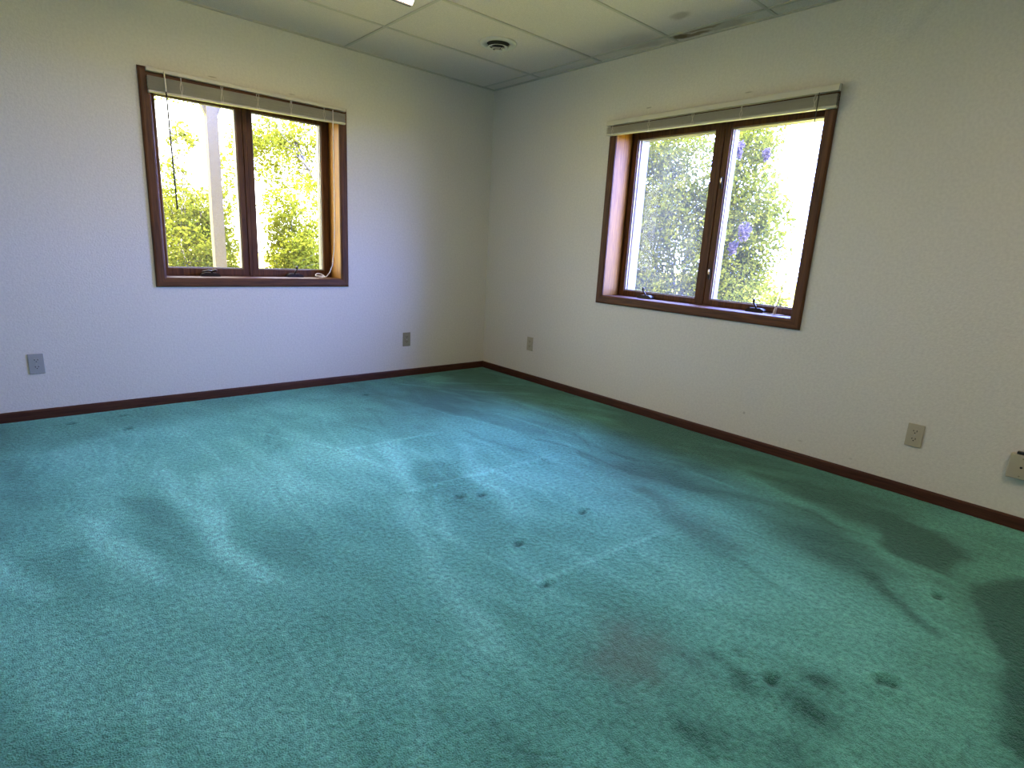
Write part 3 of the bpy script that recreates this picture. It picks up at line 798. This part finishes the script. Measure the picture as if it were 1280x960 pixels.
# beyond the left window
shrub('shrub', 'yellow-green shrub filling the lower left pane behind the pale post', 'shrub', (-1.9,3.2,-.35),
      [(-1.75,3.1,.6,.5,.42,.75,1900),(-1.42,3.3,.75,.24,.4,.72,900),(-1.7,3.3,1.25,.4,.35,.35,650),(-1.70,3.2,2.05,.15,.15,.18,80),
       (-1.28,3.2,1.6,.18,.2,.35,130),(-1.85,3.3,1.72,.2,.2,.28,90),(-2.5,3.3,.8,.5,.4,.9,900)], 'leaf_yellow', .042, 3, stems=12, thick=.014)
shrub('shrub', 'bright yellow shrub low behind the right pane of the left window', 'shrub', (-.5,3.1,-.35),
      [(-.62,3.0,.6,.30,.4,.60,1250),(-.52,3.2,1.0,.36,.35,.5,750),(-.25,3.3,.6,.3,.35,.5,330),(.35,3.3,.7,.4,.4,.7,500),(-.35,3.3,1.6,.35,.3,.25,150),(-.2,3.3,.75,.3,.35,.6,650),(-.72,3.2,1.35,.22,.3,.3,260)], 'leaf_yellow', .042, 4, stems=9, thick=.012)
shrub('tree', 'young yellow-green tree with thin grey forked branches beyond the left window', 'tree', (.75,4.6,-.35),
      [(-.45,4.5,2.25,.45,.35,.42,650),(.05,4.6,2.45,.42,.35,.35,400),(.22,4.7,1.95,.25,.3,.3,130),(-.15,4.5,1.78,.4,.3,.12,70),(.9,4.7,2.5,.6,.4,.5,400),(-1.35,4.7,2.95,.5,.3,.3,200)], 'leaf_yellow', .046, 5, stems=8, thick=.018,
      trunk=([(.75,4.6,-.35),(.68,4.6,.6),(.58,4.58,1.3),(.38,4.55,1.80),(.20,4.5,2.05),(.0,4.5,2.4)], [.045,.04,.032,.024,.018,.012]))
shrub('shrub', 'small pale shrub far back between the post and the window mullion', 'shrub', (-1.4,5.6,-.35),
      [(-1.6,5.6,.9,.5,.4,1.0,420),(-1.0,5.7,1.0,.5,.4,.8,380),(-2.5,5.8,1.2,.7,.4,.9,450)], 'leaf_yellow', .046, 6, stems=8, thick=.012)
# beyond the right window: lilac
shrub('lilac_shrub', 'large dense lilac with a few purple blossoms outside the right window', 'shrub', (2.6,-.2,-.35),
      [(2.4,.25,1.0,.5,.55,.75,2700),(2.6,.1,1.8,.45,.5,.55,1250),(2.6,.45,2.25,.45,.4,.4,600),(2.4,-.25,.5,.45,.45,.5,1100),(2.7,.9,1.4,.6,.5,.9,1300),
       (2.5,-.85,1.0,.45,.42,.65,1500),(2.6,-.90,1.75,.42,.40,.5,1000),(2.6,-.95,2.25,.35,.36,.3,420),(2.4,-1.10,.70,.45,.42,.5,950),(2.5,-1.30,1.40,.28,.26,.45,420),(2.5,-.4,1.5,.4,.4,.5,800),(2.6,-.1,2.3,.4,.45,.35,500)],
      'leaf_green', .041, 7, stems=16, thick=.016,
      flowers=[(2.12,-1.116,2.135,.085),(2.15,-1.385,2.071,.055),(2.10,-1.30,1.373,.095),(2.12,-1.201,1.219,.07)])
shrub('shrub', 'low yellowish shrub in the bottom right of the right window', 'shrub', (1.8,-2.0,-.35),
      [(1.75,-1.84,.42,.22,.20,.42,330),(1.95,-2.2,.25,.3,.3,.45,300)], 'leaf_yellow', .042, 9, stems=6, thick=.010)

# ------------------------------------------------------------------ sky and sun
w = bpy.data.worlds.new('sky'); scene.world = w; w.use_nodes = True
nt = w.node_tree; nt.nodes.clear(); L = nt.links
out = nt.nodes.new('ShaderNodeOutputWorld'); bg = nt.nodes.new('ShaderNodeBackground')
tc = nt.nodes.new('ShaderNodeTexCoord'); sx = nt.nodes.new('ShaderNodeSeparateXYZ'); cr = nt.nodes.new('ShaderNodeValToRGB')
L.new(tc.outputs['Generated'], sx.inputs[0]); L.new(sx.outputs['Z'], cr.inputs[0])
e = cr.color_ramp.elements
e[0].position = 0.0; e[0].color = (.44,.56,1.55,1); e[1].position = .55; e[1].color = (.31,.45,1.55,1)
vd = nt.nodes.new('ShaderNodeVectorMath'); vd.operation = 'DOT_PRODUCT'; L.new(tc.outputs['Generated'], vd.inputs[0]); vd.inputs[1].default_value = (.78, -.62, 0)
mr = nt.nodes.new('ShaderNodeMapRange'); mr.interpolation_type = 'SMOOTHSTEP'; L.new(vd.outputs['Value'], mr.inputs[0]); mr.inputs[1].default_value = -.35; mr.inputs[2].default_value = .7
mxs = nt.nodes.new('ShaderNodeMix'); mxs.data_type = 'RGBA'; L.new(mr.outputs[0], mxs.inputs[0]); mxs.inputs[6].default_value = (.30,.30,.29,1)   # north-west sky made neutral to keep blue off the right wall
L.new(cr.outputs[0], mxs.inputs[7])
L.new(mxs.outputs[2], bg.inputs[0]); bg.inputs[1].default_value = SKY
L.new(bg.outputs[0], out.inputs[0])

sl = bpy.data.lights.new('sun', 'SUN'); sl.energy = SUN; sl.angle = .01; sl.color = (1, .95, .82)
so = bpy.data.objects.new('sun', sl); COL.objects.link(so)
so.rotation_euler = Vector((.30, .75, -.60)).to_track_quat('-Z', 'Y').to_euler()

# ------------------------------------------------------------------ camera
F_, YAW, PITCH, ROLL = 706.58, .7287867, .2343871, .0557371
cam = bpy.data.cameras.new('camera'); co = bpy.data.objects.new('camera', cam); COL.objects.link(co)
cam.sensor_width = 36; cam.lens = F_/1280*36; cam.clip_start = .05; cam.clip_end = 300
fw0 = Vector((math.sin(YAW), math.cos(YAW), 0)); rt0 = Vector((math.cos(YAW), -math.sin(YAW), 0)); up0 = Vector((0,0,1))
fw = fw0*math.cos(PITCH) - up0*math.sin(PITCH); up = up0*math.cos(PITCH) + fw0*math.sin(PITCH)
rt = rt0*math.cos(ROLL) + up*math.sin(ROLL); u2 = up*math.cos(ROLL) - rt0*math.sin(ROLL)
R = Matrix((rt, u2, -fw)).transposed().to_4x4()
co.matrix_world = Matrix.Translation((-3.26797,-4.09175,1.09190)) @ R
scene.camera = co

scene.view_settings.view_transform = 'Standard'; scene.view_settings.look = 'None'
scene.view_settings.exposure = EXPOSURE; scene.view_settings.gamma = 1; scene.view_settings.use_curve_mapping = False
scene.cycles.use_denoising = True
scene.cycles.max_bounces = 14; scene.cycles.diffuse_bounces = 8; scene.cycles.transparent_max_bounces = 16
scene.cycles.sample_clamp_indirect = 6.0
scene.cycles.caustics_reflective = False; scene.cycles.caustics_refractive = False
